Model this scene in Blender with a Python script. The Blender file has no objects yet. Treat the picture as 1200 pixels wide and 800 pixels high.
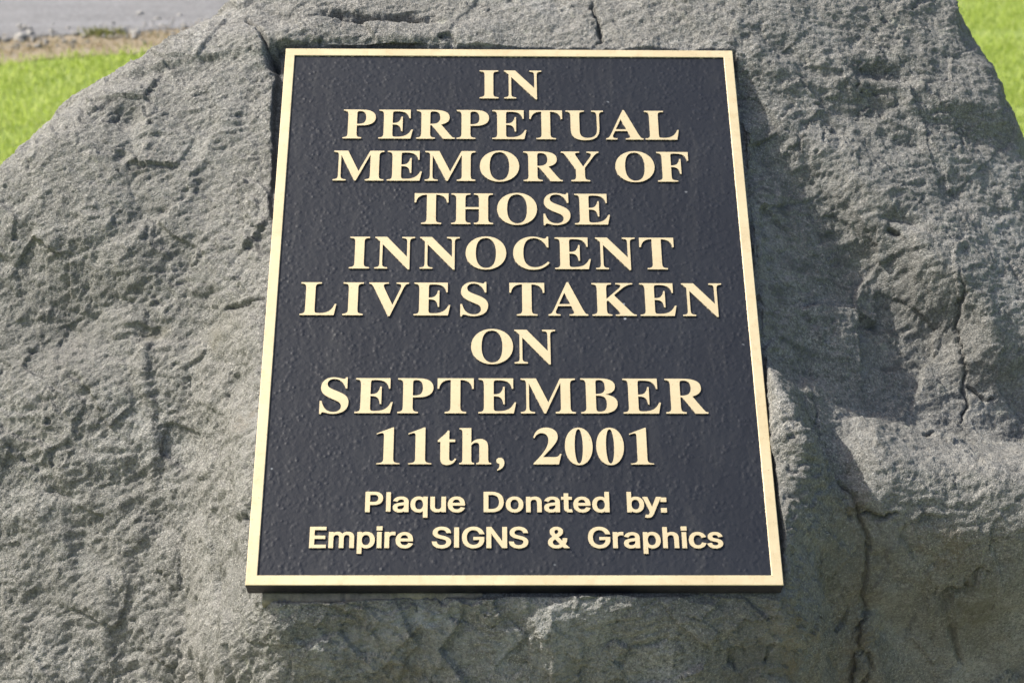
import bpy, bmesh, math, random
import numpy as np
from mathutils import Matrix, Vector

C = bpy.context.scene.collection
SC = bpy.context.scene

# ------------------------------------------------------------------ camera
# The plaque is 18 x 24 inches.  Its own frame: u to the right, v up its face, w out of it.
PITCH = math.radians(22.0)
EYE = 1.60
CAM_LOC = np.array([-0.03363, -1.05543, 1.48457])             # camera in the plaque's frame
CAM_ROT = np.array([[0.999828, -0.008425, 0.016551], [-0.002256, 0.829486, 0.558523], [-0.018434, -0.558464, 0.829324]])             # plaque frame -> camera axes
cam_world = np.array(Matrix.Rotation(math.pi / 2 - PITCH, 3, 'X'))
A = cam_world @ CAM_ROT                   # plaque frame -> world
EYE_W = np.array([0.0, 0.0, EYE])
ORG = EYE_W - A @ CAM_LOC                 # plaque centre in the world
PLQ = Matrix([[A[i][0], A[i][1], A[i][2], ORG[i]] for i in range(3)] + [[0, 0, 0, 1]])

cd = bpy.data.cameras.new('camera')
cam = bpy.data.objects.new('camera', cd); C.objects.link(cam)
cam.location = EYE_W.tolist(); cam.rotation_euler = (math.pi / 2 - PITCH, 0, 0)
cd.sensor_width = 36; cd.lens = 68.263
cd.clip_start = 0.05; cd.clip_end = 1500
cd.dof.use_dof = True; cd.dof.focus_distance = 1.80; cd.dof.aperture_fstop = 13
SC.camera = cam

# ------------------------------------------------------------------ sky and sun
S_UVW = np.array([-0.66, 0.50, 0.56]); S_UVW /= np.linalg.norm(S_UVW)
S_W = A @ S_UVW                           # towards the sun
world = bpy.data.worlds.new('World'); SC.world = world; world.use_nodes = True
nt = world.node_tree
sky = nt.nodes.new('ShaderNodeTexSky'); sky.sky_type = 'NISHITA'; sky.sun_disc = False
sky.sun_elevation = math.asin(S_W[2]); sky.sun_rotation = math.atan2(S_W[0], S_W[1])
sky.air_density = 1.0; sky.dust_density = 4.0; sky.ozone_density = 0.4
nt.links.new(sky.outputs[0], nt.nodes['Background'].inputs[0])
nt.nodes['Background'].inputs[1].default_value = 0.135
sd = bpy.data.lights.new('sun', 'SUN'); sd.energy = 4.1; sd.angle = math.radians(0.53); sd.color = (1.0, 0.95, 0.87)
sun = bpy.data.objects.new('sun', sd); C.objects.link(sun)
sun.rotation_euler = Vector(S_W).to_track_quat('Z', 'Y').to_euler()
SC.view_settings.view_transform = 'Standard'; SC.view_settings.look = 'None'
SC.view_settings.gamma = 1.0; SC.view_settings.exposure = 0.75

# ------------------------------------------------------------------ helpers
def link(name, me, parent=None):
    o = bpy.data.objects.new(name, me); C.objects.link(o)
    if parent: o.parent = parent
    return o

def tag(o, label=None, cat=None, group=None, kind=None):
    for k, v in (('label', label), ('category', cat), ('group', group), ('kind', kind)):
        if v: o[k] = v
    return o

def mesh_np(name, verts, faces, mat, smooth=False):
    """verts n x 3; faces m x 4 or m x 3 (numpy)"""
    me = bpy.data.meshes.new(name)
    k = faces.shape[1]
    me.vertices.add(len(verts)); me.vertices.foreach_set('co', verts.astype(np.float32).ravel())
    me.loops.add(faces.size); me.loops.foreach_set('vertex_index', faces.astype(np.int32).ravel())
    me.polygons.add(len(faces)); me.polygons.foreach_set('loop_start', np.arange(0, faces.size, k, dtype=np.int32))
    if smooth: me.polygons.foreach_set('use_smooth', np.ones(len(faces), bool))
    me.update(); me.validate()
    if mat: me.materials.append(mat)
    return me

class N:
    """short node-graph builder"""
    def __init__(s, name):
        s.m = bpy.data.materials.new(name); s.m.use_nodes = True
        s.t = s.m.node_tree; s.b = s.t.nodes['Principled BSDF']
        s.out = s.t.nodes['Material Output']
    def new(s, typ, **kw):
        n = s.t.nodes.new('ShaderNode' + typ)
        for k, v in kw.items(): setattr(n, k, v)
        return n
    def l(s, a, b): s.t.links.new(a, b)
    def coord(s): return s.new('TexCoord').outputs['Object']
    def noise(s, vec, scale, detail=4, rough=.55, dist=0.0):
        n = s.new('TexNoise'); n.inputs['Scale'].default_value = scale; n.inputs['Detail'].default_value = detail
        n.inputs['Roughness'].default_value = rough; n.inputs['Distortion'].default_value = dist
        s.l(vec, n.inputs['Vector']); return n.outputs['Fac']
    def ramp(s, fac, stops):
        r = s.new('ValToRGB'); e = r.color_ramp.elements
        while len(e) < len(stops): e.new(.5)
        for el, (p, c) in zip(e, stops):
            el.position = p; el.color = (c, c, c, 1) if isinstance(c, (int, float)) else (*c, 1)
        s.l(fac, r.inputs[0]); return r.outputs[0]
    def mix(s, fac, a, b, mode='MIX'):
        m = s.new('Mix', data_type='RGBA', blend_type=mode)
        for sock, v in ((m.inputs[0], fac), (m.inputs[6], a), (m.inputs[7], b)):
            if isinstance(v, (int, float)): sock.default_value = v
            elif isinstance(v, tuple): sock.default_value = (*v, 1)
            else: s.l(v, sock)
        return m.outputs[2]
    def math(s, op, a, b=None):
        m = s.new('Math', operation=op)
        for sock, v in zip(m.inputs, (a, b)):
            if v is None: continue
            if isinstance(v, (int, float)): sock.default_value = v
            else: s.l(v, sock)
        return m.outputs[0]
    def scale(s, vec, xyz):
        m = s.new('Mapping'); m.inputs['Scale'].default_value = xyz; s.l(vec, m.inputs[0]); return m.outputs[0]
    def bump(s, h, dist, strength=1.0, prev=None):
        b = s.new('Bump'); b.inputs['Distance'].default_value = dist; b.inputs['Strength'].default_value = strength
        s.l(h, b.inputs['Height'])
        if prev is not None: s.l(prev, b.inputs['Normal'])
        return b.outputs[0]
    def set(s, **kw):
        for k, v in kw.items():
            sock = s.b.inputs[k.replace('_', ' ')]
            if isinstance(v, (int, float)): sock.default_value = v
            elif isinstance(v, tuple): sock.default_value = (*v, 1)
            else: s.l(v, sock)
        return s.m

# ------------------------------------------------------------------ materials
def rock_material():
    n = N('grey_stone'); co = n.coord()
    big = n.noise(co, 5.5, 5, .6); mid = n.noise(co, 34, 5, .65, .6); fine = n.noise(co, 330, 3, .7); grain = n.noise(co, 1100, 2, .6)
    col = n.ramp(mid, [(.25, (.162, .160, .147)), (.5, (.218, .214, .196)), (.75, (.282, .277, .253))])
    col = n.mix(n.ramp(big, [(.38, 0.0), (.66, .55)]), col, (.195, .198, .185))
    pale = n.noise(co, 9, 7, .72, .5); gm_ = n.ramp(n.noise(co, 7.5, 5, .65), [(.35, .45), (.65, 1.15)])
    col = n.mix(n.ramp(pale, [(.53, 0.0), (.68, .75)]), col, (.345, .345, .325))
    col = n.mix(n.ramp(pale, [(.32, .75), (.46, 0.0)]), col, (.120, .122, .112))
    g2 = n.noise(co, 620, 2, .65); g3 = n.noise(co, 130, 4, .75)
    col = n.mix(n.ramp(g3, [(.34, .55), (.52, 0.0)]), col, (.100, .098, .088))
    col = n.mix(n.math('MULTIPLY', gm_, n.ramp(fine, [(.36, .7), (.50, 0.0)])), col, (.075, .076, .070))
    col = n.mix(n.ramp(fine, [(.55, 0.0), (.68, .60)]), col, (.40, .385, .350))
    col = n.mix(n.math('MULTIPLY', gm_, n.ramp(g2, [(.32, .65), (.46, 0.0)])), col, (.065, .066, .060))
    col = n.mix(n.math('MULTIPLY', gm_, n.ramp(g2, [(.60, 0.0), (.70, .7)])), col, (.58, .56, .51))
    # dirt, moss and lime stored on the mesh; one mask also carries painted shade
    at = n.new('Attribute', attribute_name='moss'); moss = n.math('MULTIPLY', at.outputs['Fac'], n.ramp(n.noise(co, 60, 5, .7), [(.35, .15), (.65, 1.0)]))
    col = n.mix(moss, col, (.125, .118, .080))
    at = n.new('Attribute', attribute_name='lime'); lime = n.math('MULTIPLY', at.outputs['Fac'], n.ramp(n.noise(co, 55, 6, .75), [(.42, 0.0), (.58, .9)]))
    col = n.mix(lime, col, (.34, .36, .37))
    at = n.new('Attribute', attribute_name='stain_shade'); st = n.math('MULTIPLY', at.outputs['Fac'], n.ramp(n.noise(co, 22, 6, .7), [(.35, .35), (.62, 1.0)]))
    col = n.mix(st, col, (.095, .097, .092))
    at = n.new('Attribute', attribute_name='rust'); ru = n.math('MULTIPLY', at.outputs['Fac'], n.ramp(n.noise(co, 30, 6, .72), [(.42, 0.0), (.62, .8)]))
    col = n.mix(ru, col, (.16, .125, .075))
    lich = n.math('MULTIPLY', n.ramp(n.noise(co, 48, 5, .7), [(.60, 0.0), (.67, .55)]), n.ramp(n.noise(co, 4.0, 3, .5), [(.50, 0.0), (.62, 1.0)]))
    col = n.mix(lich, col, (.36, .365, .30))
    b1 = n.bump(n.noise(co, 240, 4, .75), .0026, .9)
    b2 = n.bump(g2, .0026, .9, b1)
    return n.set(Base_Color=col, Roughness=.82, Specular_IOR_Level=.35, Normal=b2)

def gold_material():
    n = N('polished_bronze_face'); co = n.coord()
    br = n.noise(n.scale(co, (30, 900, 30)), 1.0, 3, .6)
    sm = n.noise(co, 18, 4, .6); pit = n.noise(co, 420, 2, .6)
    col = n.ramp(sm, [(.3, (.53, .435, .262)), (.7, (.63, .53, .335))])
    tar = n.noise(co, 70, 5, .75)
    col = n.mix(n.ramp(tar, [(.50, 0.0), (.72, .55)]), col, (.44, .335, .18))
    col = n.mix(n.ramp(pit, [(.66, 0.0), (.72, .6)]), col, (.25, .18, .09))
    return n.set(Base_Color=col, Metallic=.35, Roughness=n.ramp(br, [(.3, .42), (.7, .55)]), Normal=n.bump(br, .0002, .5))

def paint_material(name, base):
    n = N(name); co = n.coord()
    big = n.noise(co, 9, 4, .6); spk = n.noise(co, 95, 2, .5, .3)
    col = n.mix(n.ramp(big, [(.35, 0.0), (.7, .7)]), base, (base[0] * 1.5, base[1] * 1.5, base[2] * 1.4))
    dust = n.noise(n.scale(co, (70, 9, 9)), 1.0, 5, .65)
    col = n.mix(n.ramp(dust, [(.52, 0.0), (.72, .5)]), col, (.030, .031, .033))
    dots = n.new('TexVoronoi'); dots.inputs['Scale'].default_value = 62; n.l(co, dots.inputs['Vector'])
    keep = n.ramp(n.noise(co, 13, 2, .5), [(.66, 0.0), (.70, 1.0)])
    col = n.mix(n.math('MULTIPLY', n.ramp(dots.outputs['Distance'], [(.07, 1.0), (.13, 0.0)]), keep), col, (.36, .38, .40))
    v = n.new('TexVoronoi', feature='SMOOTH_F1'); v.inputs['Scale'].default_value = 215; n.l(co, v.inputs['Vector'])
    lump = n.math('MULTIPLY', n.ramp(v.outputs['Distance'], [(.05, 1.0), (.50, 0.0)]), n.ramp(n.noise(co, 60, 3, .6), [(.38, 0.1), (.62, 1.0)]))
    b = n.bump(lump, .0005, .8); b = n.bump(spk, .0007, .6, b); b = n.bump(n.noise(co, 260, 2, .5), .00035, .5, b)
    return n.set(Base_Color=col, Roughness=.44, Specular_IOR_Level=.36, Normal=b)

def edge_material():
    n = N('painted_edge_with_bare_metal'); co = n.coord()
    wear = n.ramp(n.noise(co, 330, 4, .7), [(.52, 0.0), (.60, 1.0)])
    return n.set(Base_Color=n.mix(wear, (.020, .018, .020), (.62, .52, .40)), Metallic=n.math('MULTIPLY', wear, .4), Roughness=.5)

def mortar_material():
    n = N('old_mortar'); co = n.coord()
    a = n.noise(co, 60, 5, .7)
    col = n.ramp(a, [(.3, (.10, .09, .065)), (.55, (.26, .23, .165)), (.8, (.36, .32, .24))])
    return n.set(Base_Color=col, Roughness=.9, Normal=n.bump(n.noise(co, 300, 4, .7), .002, .8))

ROCK = rock_material(); GOLD = gold_material(); FIELD = paint_material('pebbled_dark_paint', (.0085, .0102, .0150))
RIM = paint_material('plaque_rim_paint', (.010, .010, .014))
EDGE = edge_material(); MORTAR = mortar_material()

# ------------------------------------------------------------------ ground, verge, road
def ground_material():
    n = N('lawn_soil'); co = n.coord()
    a = n.noise(co, 3, 6, .65); b = n.noise(co, 90, 4, .7)
    col = n.ramp(a, [(.3, (.18, .25, .042)), (.7, (.25, .32, .065))])
    col = n.mix(n.ramp(b, [(.45, 0.0), (.7, .6)]), col, (.085, .12, .02))
    return n.set(Base_Color=col, Roughness=.95, Normal=n.bump(b, .02, .7))
def road_material():
    n = N('worn_asphalt'); co = n.coord()
    a = n.noise(co, 2.2, 4, .6); b = n.noise(co, 75, 4, .8); st = n.noise(n.scale(co, (.5, 5, 1)), 1.6, 4, .6)
    col = n.ramp(b, [(.30, (.065, .065, .066)), (.5, (.140, .140, .142)), (.72, (.27, .27, .273))])
    col = n.mix(n.ramp(a, [(.4, 0.0), (.7, .45)]), col, (.15, .148, .145))
    col = n.mix(n.ramp(st, [(.45, 0.0), (.65, .35)]), col, (.24, .24, .25))
    return n.set(Base_Color=col, Roughness=.9, Normal=n.bump(b, .006, .8))
def verge_material():
    n = N('dry_verge_soil'); co = n.coord()
    a = n.noise(co, 9, 5, .7); b = n.noise(co, 140, 3, .7)
    col = n.ramp(a, [(.3, (.20, .155, .10)), (.55, (.30, .25, .17)), (.75, (.22, .205, .18))])
    col = n.mix(n.ramp(b, [(.35, .6), (.5, 0.0)]), col, (.07, .055, .035))
    return n.set(Base_Color=col, Roughness=.95, Normal=n.bump(b, .01, .8))

g = 400.0
gd = link('ground', mesh_np('ground', np.array([[-g, -g, 0], [g, -g, 0], [g, g, 0], [-g, g, 0.]]), np.array([[0, 1, 2, 3]]), ground_material()))
tag(gd, kind='structure')
# the road's near edge runs along y = RE(x), the dry strip lies in front of it
def RE(x): return 6.86 + 0.33 * (x + 1.6)
def strip(name, lo, hi, z, mat, jag, seed):
    r = random.Random(seed); xs = np.linspace(-60, 60, 1600); vs = []; ph = [r.random() * 6 for _ in range(4)]
    for x in xs:
        j = jag * (math.sin(x * 5 + ph[0]) + .7 * math.sin(x * 13 + ph[1]) + .5 * math.sin(x * 31 + ph[2]) + r.uniform(-.5, .5))
        vs.append((x, RE(x) + lo + j, z)); vs.append((x, RE(x) + hi, z))
    n = len(xs); f = np.array([[2 * i, 2 * i + 2, 2 * i + 3, 2 * i + 1] for i in range(n - 1)])
    return tag(link(name, mesh_np(name, np.array(vs), f, mat)), kind='structure')
bn = N('bounce_soil'); bco = bn.coord(); bnz = bn.noise(bco, 60, 5, .7)  # unseen pale bed added round the boulder to bounce warm light into its shade
bmat = bn.set(Base_Color=bn.ramp(bnz, [(.3, (.20, .17, .13)), (.55, (.36, .325, .27)), (.75, (.48, .45, .39))]), Roughness=.95, Normal=bn.bump(bnz, .012, .8))
an = np.linspace(0, 2 * np.pi, 181)[:-1]; br = 1 + .04 * np.sin(an * 3) + .03 * np.sin(an * 7 + 1) + .012 * np.sin(an * 23)
bv = np.r_[[[0, 1.5, .004]], np.c_[1.75 * br * np.cos(an), 1.5 + 1.45 * br * np.sin(an), np.full(180, .004)]]
tag(link('bounce_bed', mesh_np('bounce_bed', bv, np.array([[0, 1 + k, 1 + (k + 1) % 180] for k in range(180)]), bmat)), kind='structure')
strip('verge', -.34, .25, .0035, verge_material(), .022, 3)
strip('road', 0.0, 5.6, .007, road_material(), .018, 5)

def blade_material(name, c0, c1, c2):
    n = N(name)
    at = n.new('Attribute', attribute_name='tint')
    col = n.ramp(at.outputs['Fac'], [(0.0, c0), (.55, c1), (1.0, c2)])
    n.set(Base_Color=col, Roughness=.55, Specular_IOR_Level=.3)
    tr = n.new('BsdfTranslucent'); n.l(col, tr.inputs[0])
    mx = n.new('MixShader'); mx.inputs[0].default_value = .52
    n.l(n.b.outputs[0], mx.inputs[1]); n.l(tr.outputs[0], mx.inputs[2]); n.l(mx.outputs[0], n.out.inputs[0])
    return n.m

def blades(name, xy, h, width, mat, rng, lean=.55):
    k = len(xy); az = rng.uniform(0, 2 * np.pi, k); ln = np.abs(rng.normal(0, lean, k)); hh = h * rng.uniform(.55, 1.25, k)
    d = np.stack([np.cos(az), np.sin(az)], 1); fa = rng.uniform(0, 2 * np.pi, k); side = np.stack([np.cos(fa), np.sin(fa)], 1) * (width * rng.uniform(.7, 1.3, k))[:, None] / 2
    base = np.c_[xy, np.full(k, -.002)]
    mid = base + np.c_[d * (hh * .35 * ln)[:, None], hh * .55]
    tip = base + np.c_[d * (hh * ln)[:, None], hh * np.clip(1 - .25 * ln, .4, 1)]
    s3 = np.c_[side, np.zeros(k)]
    V = np.stack([base - s3, base + s3, mid + s3 * .85, mid - s3 * .85, tip + s3 * .15, tip - s3 * .15], 1).reshape(-1, 3)
    i = np.arange(k)[:, None] * 6
    F = np.concatenate([i + np.array([[0, 1, 2, 3]]), i + np.array([[3, 2, 4, 5]])])
    me = mesh_np(name, V, F, mat)
    t = np.repeat(np.clip(rng.normal(.5, .22, k), 0, 1), 6).astype(np.float32)
    a = me.attributes.new('tint', 'FLOAT', 'POINT'); a.data.foreach_set('value', t)
    return me

rng = np.random.default_rng(11)
def wav(x, y): return .5 + .25 * np.sin(3.1 * x + 1.7 * y) + .25 * np.sin(-2.3 * x + 4.1 * y + 1)
xy = np.r_[np.c_[rng.uniform(-3.6, 3.6, 330000), rng.uniform(2.6, 8.2, 330000)], np.c_[rng.uniform(-7, 7, 150000), rng.uniform(.0, 9.5, 150000)]]
xy = xy[np.hypot(xy[:, 0] / 1.75, (xy[:, 1] - 1.5) / 1.45) > 1.0 + rng.normal(0, .02, len(xy))]
keep = xy[:, 1] < RE(xy[:, 0]) - .30 + rng.normal(0, .035, len(xy))
shadow_line = np.abs(xy[:, 1] - (6.93 - .05 * (xy[:, 0] - 1.5)))           # blades thinned to imitate a narrow cast shadow on the lawn
keep &= ~((shadow_line < .055) & (xy[:, 0] > .3) & (rng.random(len(xy)) < .8))
keep &= rng.random(len(xy)) < .62 + .38 * wav(xy[:, 0] * 3, xy[:, 1] * 3)
xy = xy[keep]
GM = blade_material('grass_blade', (.27, .37, .055), (.43, .52, .115), (.60, .64, .27))
tag(link('grass', blades('grass', xy, .025, .0046, GM, rng)), 'short sunlit green lawn growing behind the boulder', 'grass', kind='stuff')
xd = np.c_[rng.uniform(-3.5, 3.5, 9000), np.zeros(9000)]; xd[:, 1] = RE(xd[:, 0]) - .16 + rng.normal(0, .09, 9000)
DM = blade_material('dry_blade', (.20, .15, .07), (.34, .27, .15), (.22, .24, .08))
tag(link('dry_grass', blades('dry_grass', xd, .022, .004, DM, rng, 1.2)), 'dry straw coloured grass along the edge of the road', 'dry grass', kind='stuff')

# loose stones along the edge of the road
def stones(k, rng):
    bm = bmesh.new(); bmesh.ops.create_icosphere(bm, subdivisions=1, radius=1); bm.verts.ensure_lookup_table()
    bv = np.array([v.co[:] for v in bm.verts]); bf = np.array([[v.index for v in f.verts] for f in bm.faces]); bm.free()
    x = rng.uniform(-2.6, 2.6, k); y = RE(x) + rng.normal(.0, .085, k); sz = np.exp(rng.normal(-5.2, .5, k))
    V = bv[None] * (1 + rng.normal(0, .16, (k, len(bv), 1))) * (sz[:, None] * rng.uniform(.6, 1.4, (k, 3)))[:, None]
    V[..., 2] *= .7; V += np.stack([x, y, .006 + sz * .25], 1)[:, None]
    F = bf[None] + (np.arange(k) * len(bv))[:, None, None]
    return mesh_np('gravel', V.reshape(-1, 3), F.reshape(-1, 3), gm)
gmn = N('loose_gravel'); gco = gmn.coord()
gm = gmn.set(Base_Color=gmn.ramp(gmn.noise(gco, 45, 3, .7), [(.3, (.12, .115, .105)), (.5, (.26, .25, .225)), (.72, (.45, .43, .40))]), Roughness=.9)
tag(link('gravel', stones(1700, rng)), 'loose grey gravel strewn between the road and the dry verge', 'gravel', kind='stuff')

# ------------------------------------------------------------------ noise in numpy
rs = np.random.default_rng(5)
PERM = np.tile(rs.permutation(256), 3).astype(np.int32)
GR = rs.normal(size=(256, 3)); GR /= np.linalg.norm(GR, axis=1)[:, None]; GR = GR.astype(np.float32)
def perlin(p):
    p = p.astype(np.float32); i = np.floor(p).astype(np.int32); f = p - i; i &= 255
    s = f * f * f * (f * (f * 6 - 15) + 10); out = []
    for dx in (0, 1):
        for dy in (0, 1):
            for dz in (0, 1):
                h = PERM[PERM[PERM[(i[:, 0] + dx) & 255] + ((i[:, 1] + dy) & 255)] + ((i[:, 2] + dz) & 255)]
                gv = GR[h]
                out.append(gv[:, 0] * (f[:, 0] - dx) + gv[:, 1] * (f[:, 1] - dy) + gv[:, 2] * (f[:, 2] - dz))
    def lerp(a, b, t): return a + (b - a) * t
    x = [lerp(out[k], out[k + 4], s[:, 0]) for k in range(4)]
    y = [lerp(x[k], x[k + 2], s[:, 1]) for k in range(2)]
    return lerp(y[0], y[1], s[:, 2]) * 1.5
def fbm(p, freq, octs, gain=.5, ridge=False):
    a = 1.0; o = 0
    for k in range(octs):
        v = perlin(p * freq + 17.3 * k)
        o = o + a * ((1 - 2 * np.abs(v)) if ridge else v); a *= gain; freq *= 2.07
    return o
def chips(p, freq, tilt=1.0, seed=0):
    """broken-stone facets: each cell of a jittered lattice is a small tilted plane"""
    p = p.astype(np.float32) * freq; i = np.floor(p).astype(np.int32)
    b1 = np.full(len(p), 9e9, np.float32); best = np.zeros(len(p), np.float32)
    r2 = np.random.default_rng(100 + seed); JT = r2.random((256, 3)).astype(np.float32); TL = r2.normal(0, tilt, (256, 3)).astype(np.float32); BS = r2.normal(0, .22, 256).astype(np.float32)
    for dx in (-1, 0, 1):
        for dy in (-1, 0, 1):
            for dz in (-1, 0, 1):
                c = i + np.array([dx, dy, dz], np.int32); cc = c & 255
                h = PERM[PERM[PERM[cc[:, 0]] + cc[:, 1]] + cc[:, 2]]
                d = p - (c + JT[h]); q = (d * d).sum(1); m = q < b1
                b1 = np.where(m, q, b1); best = np.where(m, (d * TL[h]).sum(1) + BS[h], best)
    return best
def sp(x, k): return k * np.logaddexp(0, x / k)                       # soft max(0, x)
def st(x, a, b):
    t = np.clip((x - a) / (b - a), 0, 1); return t * t * (3 - 2 * t)
def seg_dist(U, V, pts):
    """distance to a polyline and the fraction along it"""
    D = np.full(U.shape, 9.0); T = np.zeros(U.shape); n = len(pts) - 1
    for k in range(n):
        (ax, ay), (bx, by) = pts[k], pts[k + 1]; dx, dy = bx - ax, by - ay; L2 = dx * dx + dy * dy
        t = np.clip(((U - ax) * dx + (V - ay) * dy) / L2, 0, 1); d = np.hypot(U - ax - t * dx, V - ay - t * dy)
        m = d < D; D = np.where(m, d, D); T = np.where(m, (k + t) / n, T)
    return D, T
def dent(U, V, c, ru, rv, rot=0.0):
    ca, sa = math.cos(rot), math.sin(rot); x = ((U - c[0]) * ca + (V - c[1]) * sa) / ru; y = (-(U - c[0]) * sa + (V - c[1]) * ca) / rv
    return np.exp(-(x * x + y * y))

# ------------------------------------------------------------------ the boulder
def axis(lo, a, b, hi, step, n):
    k = np.linspace(0, 1, n + 1)[1:] ** 1.8
    return np.r_[(a - k * (a - lo))[::-1], np.arange(a, b, step), b + k * (hi - b)]
us = axis(-1.05, -.56, .575, 1.05, .00155, 70); vs_ = axis(-1.25, -.49, .53, 1.05, .00155, 70)
vs_ = np.r_[vs_[vs_ < -.475], np.arange(-.474, -.292, .00085), vs_[vs_ > -.292]]
U, V = np.meshgrid(us, vs_); shp = U.shape; U = U.ravel(); V = V.ravel()
P2 = np.stack([U, V, np.zeros_like(U)], 1)
wu = fbm(P2, 4.0, 3) * .014 + fbm(P2, 19, 3) * .006
wv = fbm(P2 + 31, 4.0, 3) * .014 + fbm(P2 + 31, 19, 3) * .006
edge_in = np.maximum(np.abs(U) - .2286, np.abs(V) - .3048)           # distance outside the plaque's outline
soft = st(edge_in, .0, .06) * (1 - .75 * st(-V, .285, .31) * st(U, -.25, -.2))
u = U + wu * soft; v = V + wv * soft

w = np.full(U.shape, -.004)
# the left shoulder rolls away to the left and to the front
lf = sp(-(u + .25), .05)
w -= (.20 * lf + .12 * lf * lf) * (1 - .65 * st(v, .04, .24))
fr = sp(-(v - .16), .08) * st(-(u + .20), 0, .12)
w -= .42 * fr + .55 * fr * fr * st(-(u + .2), 0, .2)
# the front below the plaque is steep
w -= 1.70 * sp(-(v + .318 + .05 * st(-(u + .22), 0, .1)), .012) * (1 - .30 * st(-(u + .22), 0, .16))
# right of the plaque a smooth facet falls away; above the diagonal the rock stays higher
du = sp(u - .238, .004)
m1 = .683 * (u - .238) + .73 * (v - .222)
m2 = .95 * (u - .452) + .30 * (v + .02)
up = np.maximum(st(m1, -.02, .05), st(m2, -.02, .05)) * st(v + .22 * (u - .44), -.05, .08)
lowfac = (.72 - .24 * st(-v, .07, .16)) * du - .55 * sp(du - .15, .02) - .05 * (v - .2) * st(u, .24, .3)
highfac = .21 * du + .20 * du * du
w -= up * highfac + (1 - up) * lowfac
w -= .018 * st(u, .228, .234) * st(v, -.10, -.05) * (1 - st(v, .27, .315))
# lump beside the plaque's lower right edge, lit from the left
w += .024 * dent(u, v, [(0.2523, -0.1384)][0], .022, .070, .22) * st(-v, .072, .095)
# block lower right: its top slopes up towards the viewer, then breaks off
blk = st(u, .300, .350)
vb = -.092 + .10 * (u - .34)
w += blk * (.020 * st(-(v - vb), 0, .012) + .10 * sp(-(v - vb), .01) * (v > -.205) + .10 * .113 * (v <= -.205))
w -= 1.2 * sp(-(v + .186), .010) * st(u, .26, .33)
w -= .45 * sp(-(v + .23), .02) * st(u, .215, .27) + .35 * sp(u - .25, .02) * st(-v, .2, .26)
# under a ledge a darker facet is hollowed out, cut off below by a diagonal rib
dl, tl_ = seg_dist(u, v, [(0.2398, -0.2363), (0.3931, -0.2362), (0.4593, -0.2208)]); (ra, rb), (rc, rd) = [(0.3370, -0.2665), (0.4288, -0.3662)]
vl = np.interp(u, [p[0] for p in [(0.2398, -0.2363), (0.3931, -0.2362), (0.4593, -0.2208)]], [p[1] for p in [(0.2398, -0.2363), (0.3931, -0.2362), (0.4593, -0.2208)]])
m3 = ((u - ra) * (rd - rb) - (v - rb) * (rc - ra)) / math.hypot(rc - ra, rd - rb)
w -= .020 * st(vl - v, -.002, .012) * st(u, .225, .30)
w += (.024 * st(m3, -.040, .004) + .014 * np.exp(-((m3 - .006) / .012) ** 2)) * st(u, .29, .345)
w -= .035 * dent(u, v, [(0.2016, -0.3875)][0], .035, .07, 0)
# the crown rolls back, and both shoulders fall away
tl = -.62 * u + .785 * v - .520
w -= 2.6 * sp(tl, .030)
tr2 = .963 * u + .269 * v - .600
w -= .9 * sp(tr2, .006) + 2.2 * sp(tr2 - .030, .008)
w -= 1.9 * sp(v - .470 - .13 * st(u, .10, .36), .035)
w -= 1.6 * sp(-u - .62, .05) + 1.6 * sp(u - .60, .05)
# hollows and ledges that the light picks out
for c, ru, rv, d, rot in [([(-0.4368, 0.0504)][0], .055, .040, .022, .3), ([(-0.3815, 0.0607)][0], .03, .02, .008, 0), ([(-0.3494, 0.0227)][0], .020, .008, .010, -.1),
        ([(-0.3842, -0.3170)][0], .035, .010, .020, .12), ([(-0.3374, -0.2848)][0], .022, .010, .014, .5), ([(-0.3846, 0.2338)][0], .012, .008, .008, .2), ([(-0.3829, 0.1927)][0], .008, .006, .006, .2),
        ([(0.4000, 0.3233)][0], .035, .011, .016, .05), ([(0.3910, 0.1425)][0], .026, .009, .014, -.35), ([(0.3339, 0.2415)][0], .02, .008, .006, 0), ([(0.4126, 0.2476)][0], .018, .010, .007, 0),
        ([(0.4697, 0.1919)][0], .020, .02, .008, 0), ([(0.3581, 0.2645)][0], .018, .008, .006, .1), ([(-0.1389, 0.3505)][0], .052, .0048, .022, 0), ([(-0.1596, 0.3135)][0], .05, .006, .008, .02), ([(-0.0852, 0.3140)][0], .05, .005, .006, -.02),
        ([(-0.2724, 0.0111)][0], .020, .010, .007, -.4), ([(-0.2550, -0.0658)][0], .02, .012, .006, 0), ([(-0.2719, -0.1483)][0], .02, .008, .007, .1), ([(-0.3881, -0.0941)][0], .03, .012, .006, -.2),
        ([(-0.2799, -0.2350)][0], .03, .02, .007, .4), ([(-0.2942, -0.3602)][0], .05, .02, .010, .1), ([(-0.4430, -0.0988)][0], .02, .007, .009, -.3), ([(0.3190, 0.3108)][0], .025, .01, .006, .1), ([(0.2853, 0.3284)][0], .04, .016, .010, -.4)]:
    w -= d * dent(u, v, c, ru, rv, rot)
# raised ribs on the left
for pts, wd, h in [([(-0.3562, 0.0108), (-0.3553, -0.0377), (-0.3489, -0.0848), (-0.3467, -0.1215)], .006, .005), ([(-0.3939, -0.1750), (-0.3905, -0.2351), (-0.3852, -0.3090)], .008, .004), ([(-0.3600, -0.3090), (-0.3297, -0.2888), (-0.3097, -0.3090)], .007, .008), ([(-0.3313, 0.1336), (-0.3025, 0.1877), (-0.2804, 0.2322)], .012, .004)]:
    d, t = seg_dist(u, v, pts); w += h * np.exp(-(d / wd) ** 2)

macro = w.copy()
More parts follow.
